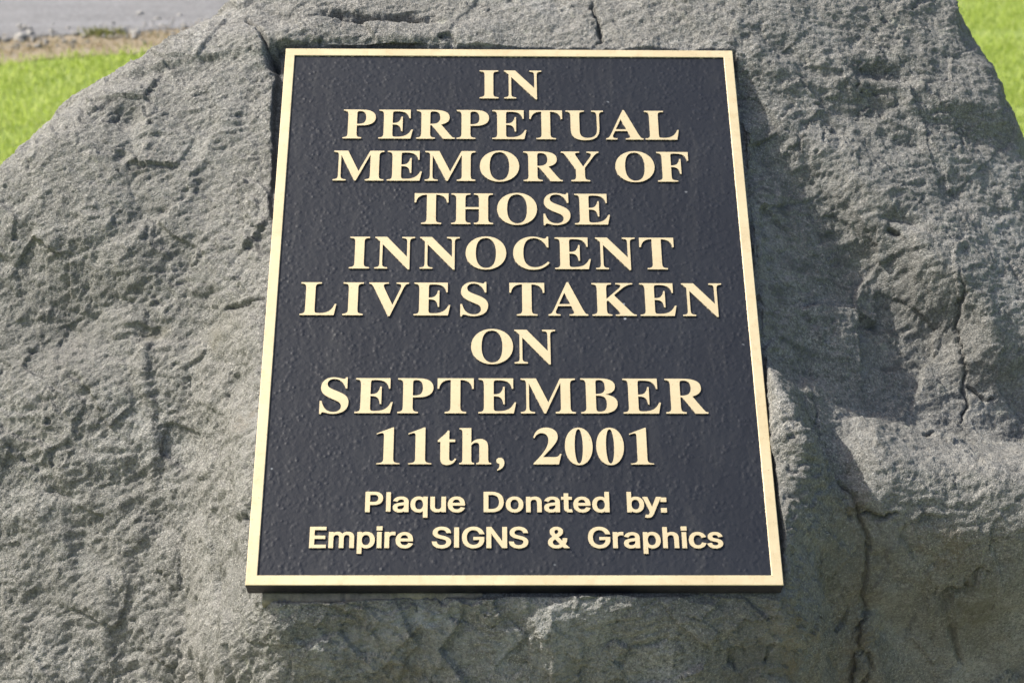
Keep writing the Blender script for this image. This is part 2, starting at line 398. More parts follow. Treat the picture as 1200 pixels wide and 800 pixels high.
# local roughness: crumbly on the left and upper right, smoother on the facet and in front
face = st(u, .232, .25) * (1 - up) * st(v, -.13, -.05)
front = st(-v, .305, .33) * st(u, -.25, -.17)
rough = 1 - .72 * face - .66 * front * (1 - face)
rough *= 1 - .30 * st(u, .23, .27)
rough *= 1 - .18 * st(-u, .25, .30)
rough *= 1 - .35 * st(v, .29, .33) * st(-np.abs(u - .0), -.25, -.2)
W2 = w.reshape(shp)
gv, gu = np.gradient(W2, vs_, us)
nn = np.stack([-gu.ravel(), -gv.ravel(), np.ones(len(U))], 1); nn /= np.linalg.norm(nn, axis=1)[:, None]
P3 = np.stack([U, V, w], 1)
PW = P3 + .012 * np.stack([perlin(P3 * 14), perlin(P3 * 14 + 9), perlin(P3 * 14 + 23)], 1)
bed = P3 @ np.array([[1.0, .0, .0], [-.35, 2.4, 0], [0, 0, 1.6]]).T     # bedding runs a little down to the right
disp = rough * (.0095 * fbm(P3, 9, 3) + .0030 * chips(PW, 16, .8, 1) + .0005 * chips(PW + .004 * perlin(P3 * 60)[:, None], 42, 1.0, 2)
                + .0005 * chips(PW, 95, 1.0, 3) + .0019 * fbm(bed, 40, 4, .6, True) + .0006 * fbm(P3, 110, 2) + .0009 * fbm(P3, 270, 1))
# small broken ledges that follow the bedding
q = (V * .88 + U * .22 + w * .5) * 30 + 1.5 * fbm(P3, 11, 4, .55) + .12 * perlin(P3 * 160)
saw = q - np.floor(q) - .5
disp += rough * .0046 * saw * st(fbm(P3 + 3, 9, 3), -.05, .45)
q = (V * .75 - U * .60 + w * .3) * 62 + 1.6 * fbm(P3 + 8, 20, 4, .55)
disp += rough * .0015 * (q - np.floor(q) - .5) * st(fbm(P3 + 13, 13, 3), -.1, .4)
q = (V * .8 + U * .35 + w * .3) * 40 + 1.5 * fbm(P3 + 21, 14, 4, .55)
disp += (1 - rough) * .0030 * (q - np.floor(q) - .5) * st(fbm(P3 + 17, 10, 3), .05, .5)
fib = P3 @ np.array([[.35, .14, 0], [-.5, 1.6, 0], [0, 0, 1.0]]).T      # long fibres on the split facet
disp += (front * (1 - face) * (0.0042 * chips(PW, 13, .9, 7) + .0022 * chips(PW, 36, 1.0, 8)) + face * .0050 * chips(PW, 10, .8, 9))
disp += (1 - rough) * (.0009 * fbm(P3, 320, 1) + .0011 * fbm(P3, 180, 2) + .0035 * fbm(P3, 11, 3) + .0022 * fbm(fib, 60, 4, .6) + .0012 * chips(PW, 40, .8, 4))
# cracks
CR = [([(-0.2791, 0.3725), (-0.2719, 0.3580), (-0.2622, 0.3460), (-0.2538, 0.3246), (-0.2438, 0.3035), (-0.2356, 0.2826)], .0022, .012), ([(0.0899, 0.3826), (0.0915, 0.3510), (0.0928, 0.3342), (0.0885, 0.3128)], .0024, .012), ([(0.4467, 0.0899), (0.4473, 0.0590), (0.4515, 0.0316), (0.4533, -0.0061), (0.4581, -0.0334), (0.4490, -0.0621)], .0019, .0075), ([(0.4533, -0.0061), (0.4717, -0.0178), (0.4849, -0.0158)], .0018, .008),
      ([(0.3836, -0.1081), (0.4080, -0.1006), (0.4368, -0.0913), (0.4746, -0.0809)], .0026, .016), ([(0.2749, -0.0626), (0.2824, -0.0832), (0.2824, -0.1064), (0.2780, -0.1202), (0.2866, -0.1429), (0.2925, -0.1670), (0.3051, -0.1776), (0.3150, -0.1985), (0.3253, -0.2141), (0.3294, -0.2430), (0.3232, -0.2764), (0.3299, -0.3010), (0.3400, -0.3139), (0.3667, -0.3211)], .0017, .0065), ([(0.3150, -0.1985), (0.3384, -0.2054), (0.3564, -0.2002)], .0018, .008), ([(0.3242, -0.2681), (0.3373, -0.2764), (0.3391, -0.3091)], .0018, .008),
      ([(0.2289, 0.0149), (0.2420, -0.0029)], .0018, .010), ([(0.3930, -0.2371), (0.4519, -0.2243)], .0024, .008), ([(0.4146, -0.2430), (0.4455, -0.2648)], .0024, .008),
      ([(-0.2765, 0.0230), (-0.2527, 0.0151), (-0.2305, 0.0054)], .0022, .008), ([(0.3771, 0.1317), (0.3927, 0.1222)], .0024, .012)]
crk = np.zeros(len(U))
jit = .0034 * perlin(P3 * 150) + .0055 * perlin(P3 * 45) + .006 * perlin(P3 * 18)
for pts, wd, dp in CR:
    d, t = seg_dist(U + jit, V - jit, pts); taper = np.clip(np.minimum(t, 1 - t) * 6, .15, 1)
    k = np.exp(-(d / (.8 * wd * (.5 + .5 * taper))) ** 2) * taper; disp -= .9 * dp * k; crk = np.maximum(crk, k ** 3)
# a broken notch at the plaque's top left corner
disp -= .030 * dent(U, V, [(-0.2409, 0.2989)][0], .006, .014, .1)
far = st(np.maximum(np.abs(U) - .55, np.abs(V) - .48), 0, .2)
disp = disp * (1 - far) + far * .03 * fbm(P3, 5, 3)
Q = P3 + nn * disp[:, None]
# seat for the plaque: rock behind it is cut back, a narrow gap is left round it
gapw = .0012 + .0028 * st(-U, -.1, .1) + .0022 * perlin(P2 * 40) + .004 * st(V, .10, .30) * st(-U, .2, .23)
inside = 1 - st(edge_in, gapw, gapw + .004)
Q[:, 2] = np.where(inside > 0, Q[:, 2] * (1 - inside) + inside * np.minimum(Q[:, 2], -.020), Q[:, 2])
# rock beside the plaque's left and top edges stands about level with its face
ov = st(V, .302, .312) * (1 - st(V, .33, .37)) * st(-U, -.02, .03)
Q[:, 2] += .007 * ov * (1 - inside)

XYZ = Q @ A.T + ORG
nvv, nuu = shp
idx = np.arange(nvv * nuu).reshape(shp)
F = np.stack([idx[:-1, :-1], idx[:-1, 1:], idx[1:, 1:], idx[1:, :-1]], -1).reshape(-1, 4)
zf = XYZ[F, 2].max(1) > -.35; F = F[zf]
used = np.unique(F); remap = np.full(len(XYZ), -1); remap[used] = np.arange(len(used))
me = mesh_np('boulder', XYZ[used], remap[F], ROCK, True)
def attr(name, val):
    a = me.attributes.new(name, 'FLOAT', 'POINT'); a.data.foreach_set('value', np.clip(val, 0, 1)[used].astype(np.float32))
lowf = fbm(P3 + 5, 6, 4)
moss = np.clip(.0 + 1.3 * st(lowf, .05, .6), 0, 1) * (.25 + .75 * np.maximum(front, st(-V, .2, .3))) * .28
for c, r in [((.05, -.36), .03), ((-.28, .0), .02)]: moss = np.maximum(moss, .6 * dent(U, V, c, r, r))
for c, ru_, rv_ in [([(-0.3494, 0.0227)][0], .014, .007), ([(-0.3767, -0.3202)][0], .04, .010), ([(-0.3371, -0.2880)][0], .02, .012), ([(0.4377, -0.2387)][0], .03, .012), ([(-0.0884, -0.3681)][0], .02, .02)]:
    moss = np.maximum(moss, .9 * dent(U, V, c, ru_, rv_))
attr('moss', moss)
lime = np.maximum.reduce([.9 * dent(U, V, [(-0.0749, -0.3250)][0], .045, .012, .12), .7 * dent(U, V, [(-0.1389, -0.3447)][0], .035, .014, .1), .5 * dent(U, V, [(-0.0102, -0.3487)][0], .05, .03)])
attr('lime', lime)
streak = st(fbm(P3 @ np.array([[.5, .22, 0], [-.6, 1.7, 0], [0, 0, .6]]).T, 34, 5, .62), .12, .75)
attr('stain_shade', np.maximum((.35 + .65 * face) * streak * np.maximum(face, .5 * front), np.maximum(.6 * crk, np.maximum(.85 * dent(U, V, [(0.2100, -0.3722)][0], .04, .08), .55 * dent(U, V, [(-0.4436, 0.0403)][0], .06, .045, .3)))))  # streaks, drip and cracks, plus shade painted into the left hollow and front
rust = np.maximum.reduce([.8 * dent(U, V, c, a, b) for c, a, b in [([(-0.1169, -0.3642)][0], .05, .05), ([(0.3247, -0.2764)][0], .025, .05), ([(0.3957, -0.2174)][0], .03, .015), ([(0.3072, -0.2003)][0], .02, .02), ([(0.2493, -0.3331)][0], .03, .04), ([(-0.2360, -0.1167)][0], .015, .012), ([(0.3384, -0.3723)][0], .05, .03)]])
attr('rust', rust)
rock = link('boulder', me)
tag(rock, 'large rough grey boulder carrying the dark bronze plaque', 'boulder')

# ------------------------------------------------------------------ the plaque
plq = bpy.data.objects.new('memorial_plaque', None); C.objects.link(plq); plq.matrix_world = PLQ
tag(plq, 'dark cast plaque with raised gold lettering and gold border on the grey boulder', 'plaque')
HW, HH = .2286, .3048; FW = -.0017; BACK = -.0165; BW = .0092
def bevel_box(name, x0, x1, y0, y1, z0, z1, mat, parent, bev=.0006):
    bm = bmesh.new()
    bmesh.ops.create_cube(bm, size=1, matrix=Matrix.Translation(((x0 + x1) / 2, (y0 + y1) / 2, (z0 + z1) / 2)) @ Matrix.Diagonal((x1 - x0, y1 - y0, z1 - z0, 1)))
    bmesh.ops.bevel(bm, geom=bm.edges[:], offset=bev, segments=2, affect='EDGES')
    me = bpy.data.meshes.new(name); bm.to_mesh(me); bm.free(); me.materials.append(mat)
    return link(name, me, parent)
back = bevel_box('back_panel', -HW, HW, -HH, HH, BACK, FW, FIELD, plq)
back.data.materials.append(RIM)
for p in back.data.polygons:
    if p.normal.z < .5: p.material_index = 1
# raised border, one mitred frame with a slight bevel: bright face, painted sides
def frame_mesh():
    bm = bmesh.new(); b = .0005
    def ring(hw, hh, z): return [bm.verts.new((sx * hw, sy * hh, z)) for sx, sy in ((-1, -1), (1, -1), (1, 1), (-1, 1))]
    o0 = ring(HW + .0004, HH + .0004, FW - .003); o1 = ring(HW + .0004, HH + .0004, -b); o2 = ring(HW + .0004 - b, HH + .0004 - b, 0)
    i2 = ring(HW - BW + b, HH - BW + b, 0); i1 = ring(HW - BW, HH - BW, -b); i0 = ring(HW - BW - .0003, HH - BW - .0003, FW - .0004)
    rings = [o0, o1, o2, i2, i1, i0]
    for k in range(5):
        for j in range(4):
            f = bm.faces.new((rings[k][j], rings[k][(j + 1) % 4], rings[k + 1][(j + 1) % 4], rings[k + 1][j]))
            f.material_index = 0 if k in (1, 2, 3) else (2 if k == 0 else 1)
    bmesh.ops.recalc_face_normals(bm, faces=bm.faces[:])
    me = bpy.data.meshes.new('border'); bm.to_mesh(me); bm.free(); me.materials.append(GOLD); me.materials.append(EDGE); me.materials.append(RIM); return me
link('border', frame_mesh(), plq)

SERIF = {",":[0.219,[[59,-118,111,-94,147,-59,169,-17,176,26,171,66,157,97,134,116,105,123,81,119,63,107,50,89,46,66,50,43,60,26,75,15,95,10,98,-19,93,-50,80,-78,59,-99]]],"A":[0.65,[[-13,0,-13,27,14,32,35,45,54,71,73,111,307,694,334,693,572,129,612,51,633,33,660,27,660,0,341,0,341,27,376,30,402,37,417,50,422,68,406,121,376,197,154,197,117,105,113,88,111,72,116,52,129,38,152,30,184,27,190,27,190,0],[169,239,360,239,263,475]]],"B":[0.659,[[24,0,24,26,67,33,93,48,107,77,111,122,111,549,109,587,103,614,92,633,76,645,53,651,23,653,23,678,328,678,408,674,474,661,525,639,561,609,583,570,590,522,585,484,572,450,549,422,518,399,477,381,427,368,487,353,536,332,574,307,601,275,618,238,623,196,619,152,605,113,583,80,553,52,514,29,468,13,414,3,354,0],[271,375,280,375,317,377,348,383,373,392,392,406,406,424,416,448,422,478,424,514,418,573,401,614,387,628,370,638,348,644,322,646,294,643,280,633,273,613,271,582],[330,36,360,38,385,45,406,57,422,73,441,121,448,191,446,230,439,262,428,289,413,309,392,324,365,335,333,342,294,344,271,344,271,97,274,68,284,50,301,39]]],"C":[0.697,[[382,-16,333,-13,288,-5,245,10,205,30,168,54,135,84,107,117,83,156,64,197,50,242,42,289,39,340,42,390,50,437,64,481,84,523,108,560,137,594,169,623,207,648,247,667,291,682,337,690,386,693,460,684,547,655,577,648,594,651,607,659,617,673,624,693,650,693,650,459,625,459,606,503,584,542,559,577,531,606,499,630,466,647,432,657,395,660,340,651,294,624,259,579,234,516,219,436,214,337,220,245,236,169,264,111,303,69,353,43,414,35,474,43,533,67,589,105,638,158,666,132,630,87,589,50,544,21,494,0,440,-12]]],"E":[0.658,[[21,0,21,25,66,30,93,44,107,72,112,116,112,549,107,603,93,634,66,648,24,653,24,678,594,678,594,476,571,476,562,519,549,555,530,583,507,605,477,621,440,632,396,639,345,641,298,638,285,632,277,621,272,578,272,366,288,366,319,368,346,375,368,385,386,401,412,446,429,514,453,514,453,176,428,176,420,230,407,270,386,299,359,318,322,328,276,331,272,331,272,100,276,70,286,52,307,44,343,41,410,45,467,58,513,79,552,112,585,156,612,213,640,213,599,0]]],"F":[0.602,[[23,0,23,26,66,34,93,50,107,79,111,125,111,558,106,603,92,630,64,645,21,653,21,678,586,678,586,476,562,476,549,532,529,574,501,605,462,626,409,638,342,642,298,640,285,635,277,627,271,593,271,368,283,368,314,370,341,377,363,387,381,403,396,423,408,448,417,479,423,516,450,516,450,176,424,176,418,217,409,251,397,278,382,299,364,314,341,324,313,331,281,333,271,333,271,120,273,88,280,64,292,46,312,35,342,29,382,26,382,0]]],"H":[0.779,[[23,0,23,26,66,32,93,47,107,75,111,120,111,564,106,605,93,631,66,646,24,653,24,678,360,678,360,653,304,643,288,633,278,618,273,596,271,564,271,373,509,373,509,564,502,618,493,633,477,643,420,653,420,678,755,678,755,653,712,646,686,632,673,606,669,564,669,120,673,77,687,49,712,33,755,26,755,0,420,0,420,26,463,32,490,46,504,73,509,120,509,329,271,329,271,120,276,75,289,47,316,32,360,26,360,0]]],"I":[0.388,[[20,0,20,26,63,34,91,48,107,73,112,112,112,576,107,614,94,637,67,648,20,653,20,678,364,678,364,653,319,648,292,637,277,614,272,576,272,115,279,66,289,50,307,39,366,26,366,0]]],"K":[0.76,[[24,0,24,26,68,32,94,47,108,75,112,120,112,564,107,605,94,632,67,647,25,653,25,678,361,678,361,653,305,643,289,633,279,618,274,596,272,564,272,348,478,556,509,593,519,623,514,636,498,646,471,651,433,653,433,678,723,678,723,653,710,653,665,646,618,624,567,588,513,537,403,424,690,69,725,37,746,29,773,26,773,0,418,0,418,26,456,27,479,31,493,40,497,51,491,70,471,98,297,318,272,295,272,120,277,75,290,47,317,32,361,26,361,0]]],"L":[0.635,[[23,0,23,26,66,32,93,47,107,75,111,120,111,564,106,606,93,633,66,647,24,653,24,678,372,678,372,653,310,646,291,636,280,620,273,597,271,564,271,123,276,70,284,55,298,47,348,41,414,45,469,59,513,83,551,119,582,167,609,230,636,230,598,0]]],"M":[0.944,[[21,0,21,26,64,32,92,47,107,74,112,118,112,569,110,598,105,619,95,634,79,644,22,653,22,678,275,678,472,212,669,678,919,678,919,653,878,645,853,630,839,604,834,563,834,127,836,90,841,64,851,45,866,35,918,26,918,0,589,0,589,26,644,37,660,48,670,66,675,90,677,124,677,594,429,0,402,0,157,579,157,119,162,72,178,44,207,31,252,26,252,0]]],"N":[0.735,[[600,-16,159,521,159,117,163,73,177,46,203,32,248,26,248,0,27,0,27,26,58,29,81,35,96,45,106,62,111,85,113,117,113,578,54,645,27,653,27,678,233,678,582,251,582,562,580,594,575,617,565,632,549,643,493,653,493,678,714,678,714,653,671,647,645,633,632,605,628,561,628,-16]]],"O":[0.782,[[388,-16,317,-9,251,11,192,43,141,86,98,138,67,199,48,267,41,339,48,411,67,479,99,539,141,592,193,635,254,667,321,687,395,694,466,687,532,668,591,636,642,594,684,542,716,481,735,413,742,339,735,267,716,199,684,138,641,86,589,43,529,11,461,-9],[394,18,446,27,489,54,522,98,546,161,560,241,565,339,562,413,553,478,538,533,518,579,492,614,461,640,426,655,387,660,335,651,292,624,259,580,235,517,221,437,216,339,219,265,228,201,243,146,264,100,290,64,321,39,355,23]]],"P":[0.622,[[23,0,23,26,66,32,93,47,107,75,111,120,111,564,106,605,93,631,66,646,24,653,24,678,318,678,428,672,500,655,546,628,580,592,602,547,609,494,605,454,593,417,574,385,546,358,511,335,468,319,418,309,360,306,271,306,271,120,276,75,289,47,316,32,360,26,360,0],[271,342,300,342,334,344,363,351,387,361,405,376,418,396,427,422,433,453,435,490,429,558,410,605,394,621,375,633,351,640,322,642,297,639,282,631,274,616,271,593]]],"R":[0.704,[[23,0,23,26,66,32,93,47,107,75,111,120,111,564,106,605,93,631,66,646,24,653,24,678,323,678,393,675,454,667,505,653,547,634,579,609,603,578,616,541,621,498,617,459,604,425,583,395,553,370,515,349,469,333,643,75,674,38,690,29,712,26,715,26,715,0,504,0,300,316,271,316,271,120,276,75,289,47,316,32,360,26,360,0],[271,348,303,348,339,350,370,357,396,369,417,385,432,405,443,432,450,463,452,500,449,543,439,579,423,607,400,626,370,638,334,642,301,639,282,629,274,609,271,574]]],"S":[0.581,[[64,-16,64,235,93,235,107,184,123,140,143,104,166,74,192,51,222,35,256,25,293,22,320,24,344,30,365,40,383,54,397,70,407,89,413,110,415,133,410,164,395,192,370,217,335,238,242,284,167,329,115,376,97,402,84,430,77,461,74,494,81,551,100,600,131,639,172,669,220,688,275,694,342,687,420,667,434,664,446,662,458,664,467,670,473,680,477,694,505,694,505,475,480,475,462,528,437,573,406,610,370,639,330,656,289,662,243,655,208,635,185,604,178,566,185,530,204,501,236,476,281,451,377,406,431,377,473,347,502,315,521,280,532,242,535,198,527,138,505,86,468,43,418,12,357,-8,286,-15,236,-12,187,1,147,14,126,18,112,16,103,11,91,-16]]],"T":[0.63,[[137,0,137,26,183,31,212,46,227,75,232,120,232,645,222,645,185,642,151,634,122,620,97,601,76,576,61,546,49,512,43,473,16,473,16,678,611,678,611,472,586,472,576,525,558,568,531,602,496,626,452,640,400,645,392,645,392,120,397,73,412,45,440,31,488,26,488,0]]],"U":[0.733,[[369,-19,305,-15,250,-4,205,16,170,43,143,77,124,120,113,172,109,231,109,564,104,605,91,631,64,646,22,653,22,678,358,678,358,653,302,643,285,633,275,618,269,564,269,208,271,167,277,131,288,101,303,77,322,57,346,44,375,36,409,33,462,39,506,56,540,84,565,124,579,175,584,237,584,563,579,604,565,631,537,645,489,653,489,678,706,678,706,653,668,644,645,628,633,602,629,563,629,270,625,198,613,137,593,87,566,48,529,19,485,-2,431,-15]]],"V":[0.637,[[316,-19,66,567,34,626,12,644,-21,653,-21,678,314,678,314,653,274,651,248,644,232,630,227,610,240,563,385,213,518,562,528,609,523,630,509,643,483,650,445,653,445,678,658,678,658,653,630,649,608,637,589,612,569,570,342,-19]]],"Y":[0.634,[[151,0,151,26,195,32,221,47,235,75,239,120,239,266,69,576,44,617,21,639,1,648,-20,652,-20,678,308,678,308,652,291,652,267,650,248,644,236,633,232,620,244,583,370,336,496,545,513,580,519,607,514,627,500,641,477,649,444,652,439,652,439,678,654,678,654,652,630,646,609,632,570,583,399,303,399,120,404,75,417,47,444,32,488,26,488,0]]],"h":[0.567,[[27,0,27,24,52,28,67,38,75,56,78,83,78,594,76,621,68,639,53,650,28,655,28,678,220,678,220,397,250,431,284,455,321,469,362,474,402,470,434,456,460,434,478,403,488,364,492,315,492,83,495,56,502,39,517,28,541,24,541,0,301,0,301,24,308,24,326,28,340,39,347,57,350,83,350,323,348,359,341,384,327,399,302,404,279,401,258,391,238,374,220,350,220,83,222,56,230,39,244,28,268,24,268,0]]],"t":[0.34,[[184,-14,156,-12,133,-7,113,3,98,16,79,53,72,106,72,415,30,415,30,446,131,550,167,593,192,631,215,631,215,462,309,462,309,415,215,415,215,122,217,95,223,76,233,64,250,60,267,63,282,73,295,89,307,111,331,98,305,49,271,14,231,-7]]],"1":[0.5,[[442,0,442,18,417,20,396,24,378,29,364,36,352,47,344,61,340,78,338,100,338,688,318,688,62,575,62,556,92,568,118,576,138,581,154,581,166,577,174,567,179,552,180,530,180,100,179,78,174,61,166,47,155,36,139,29,120,24,96,20,68,18,68,0]]],"0":[0.5,[[250,690,202,683,158,662,120,630,88,587,61,534,42,475,30,409,26,338,30,267,42,201,61,142,88,89,120,46,158,14,202,-7,250,-14,298,-7,342,14,380,46,412,89,439,142,458,201,470,267,474,338,470,409,458,475,439,534,412,587,380,630,342,662,298,683],[250,660,235,653,222,635,211,605,202,565,194,518,189,463,185,403,184,338,185,273,189,213,194,158,202,111,211,71,222,41,235,23,250,16,265,23,278,41,289,71,298,111,306,158,311,213,315,273,316,338,315,403,311,463,306,518,298,565,289,605,278,635,265,653]]],"2":[0.5,[[22,0,22,20,61,64,102,112,143,165,182,220,216,277,243,335,261,393,268,450,266,483,259,511,249,534,236,553,220,567,201,577,181,583,160,585,140,583,121,578,104,569,88,558,74,544,62,528,52,510,44,490,24,496,34,539,50,577,70,610,95,638,124,660,157,676,193,687,232,690,271,687,307,678,339,663,366,643,389,619,406,590,416,557,420,520,415,475,399,431,375,386,344,341,307,293,266,244,221,191,175,135,345,135,368,136,387,138,402,142,415,148,425,157,435,168,443,182,452,198,474,192,428,0]]]}
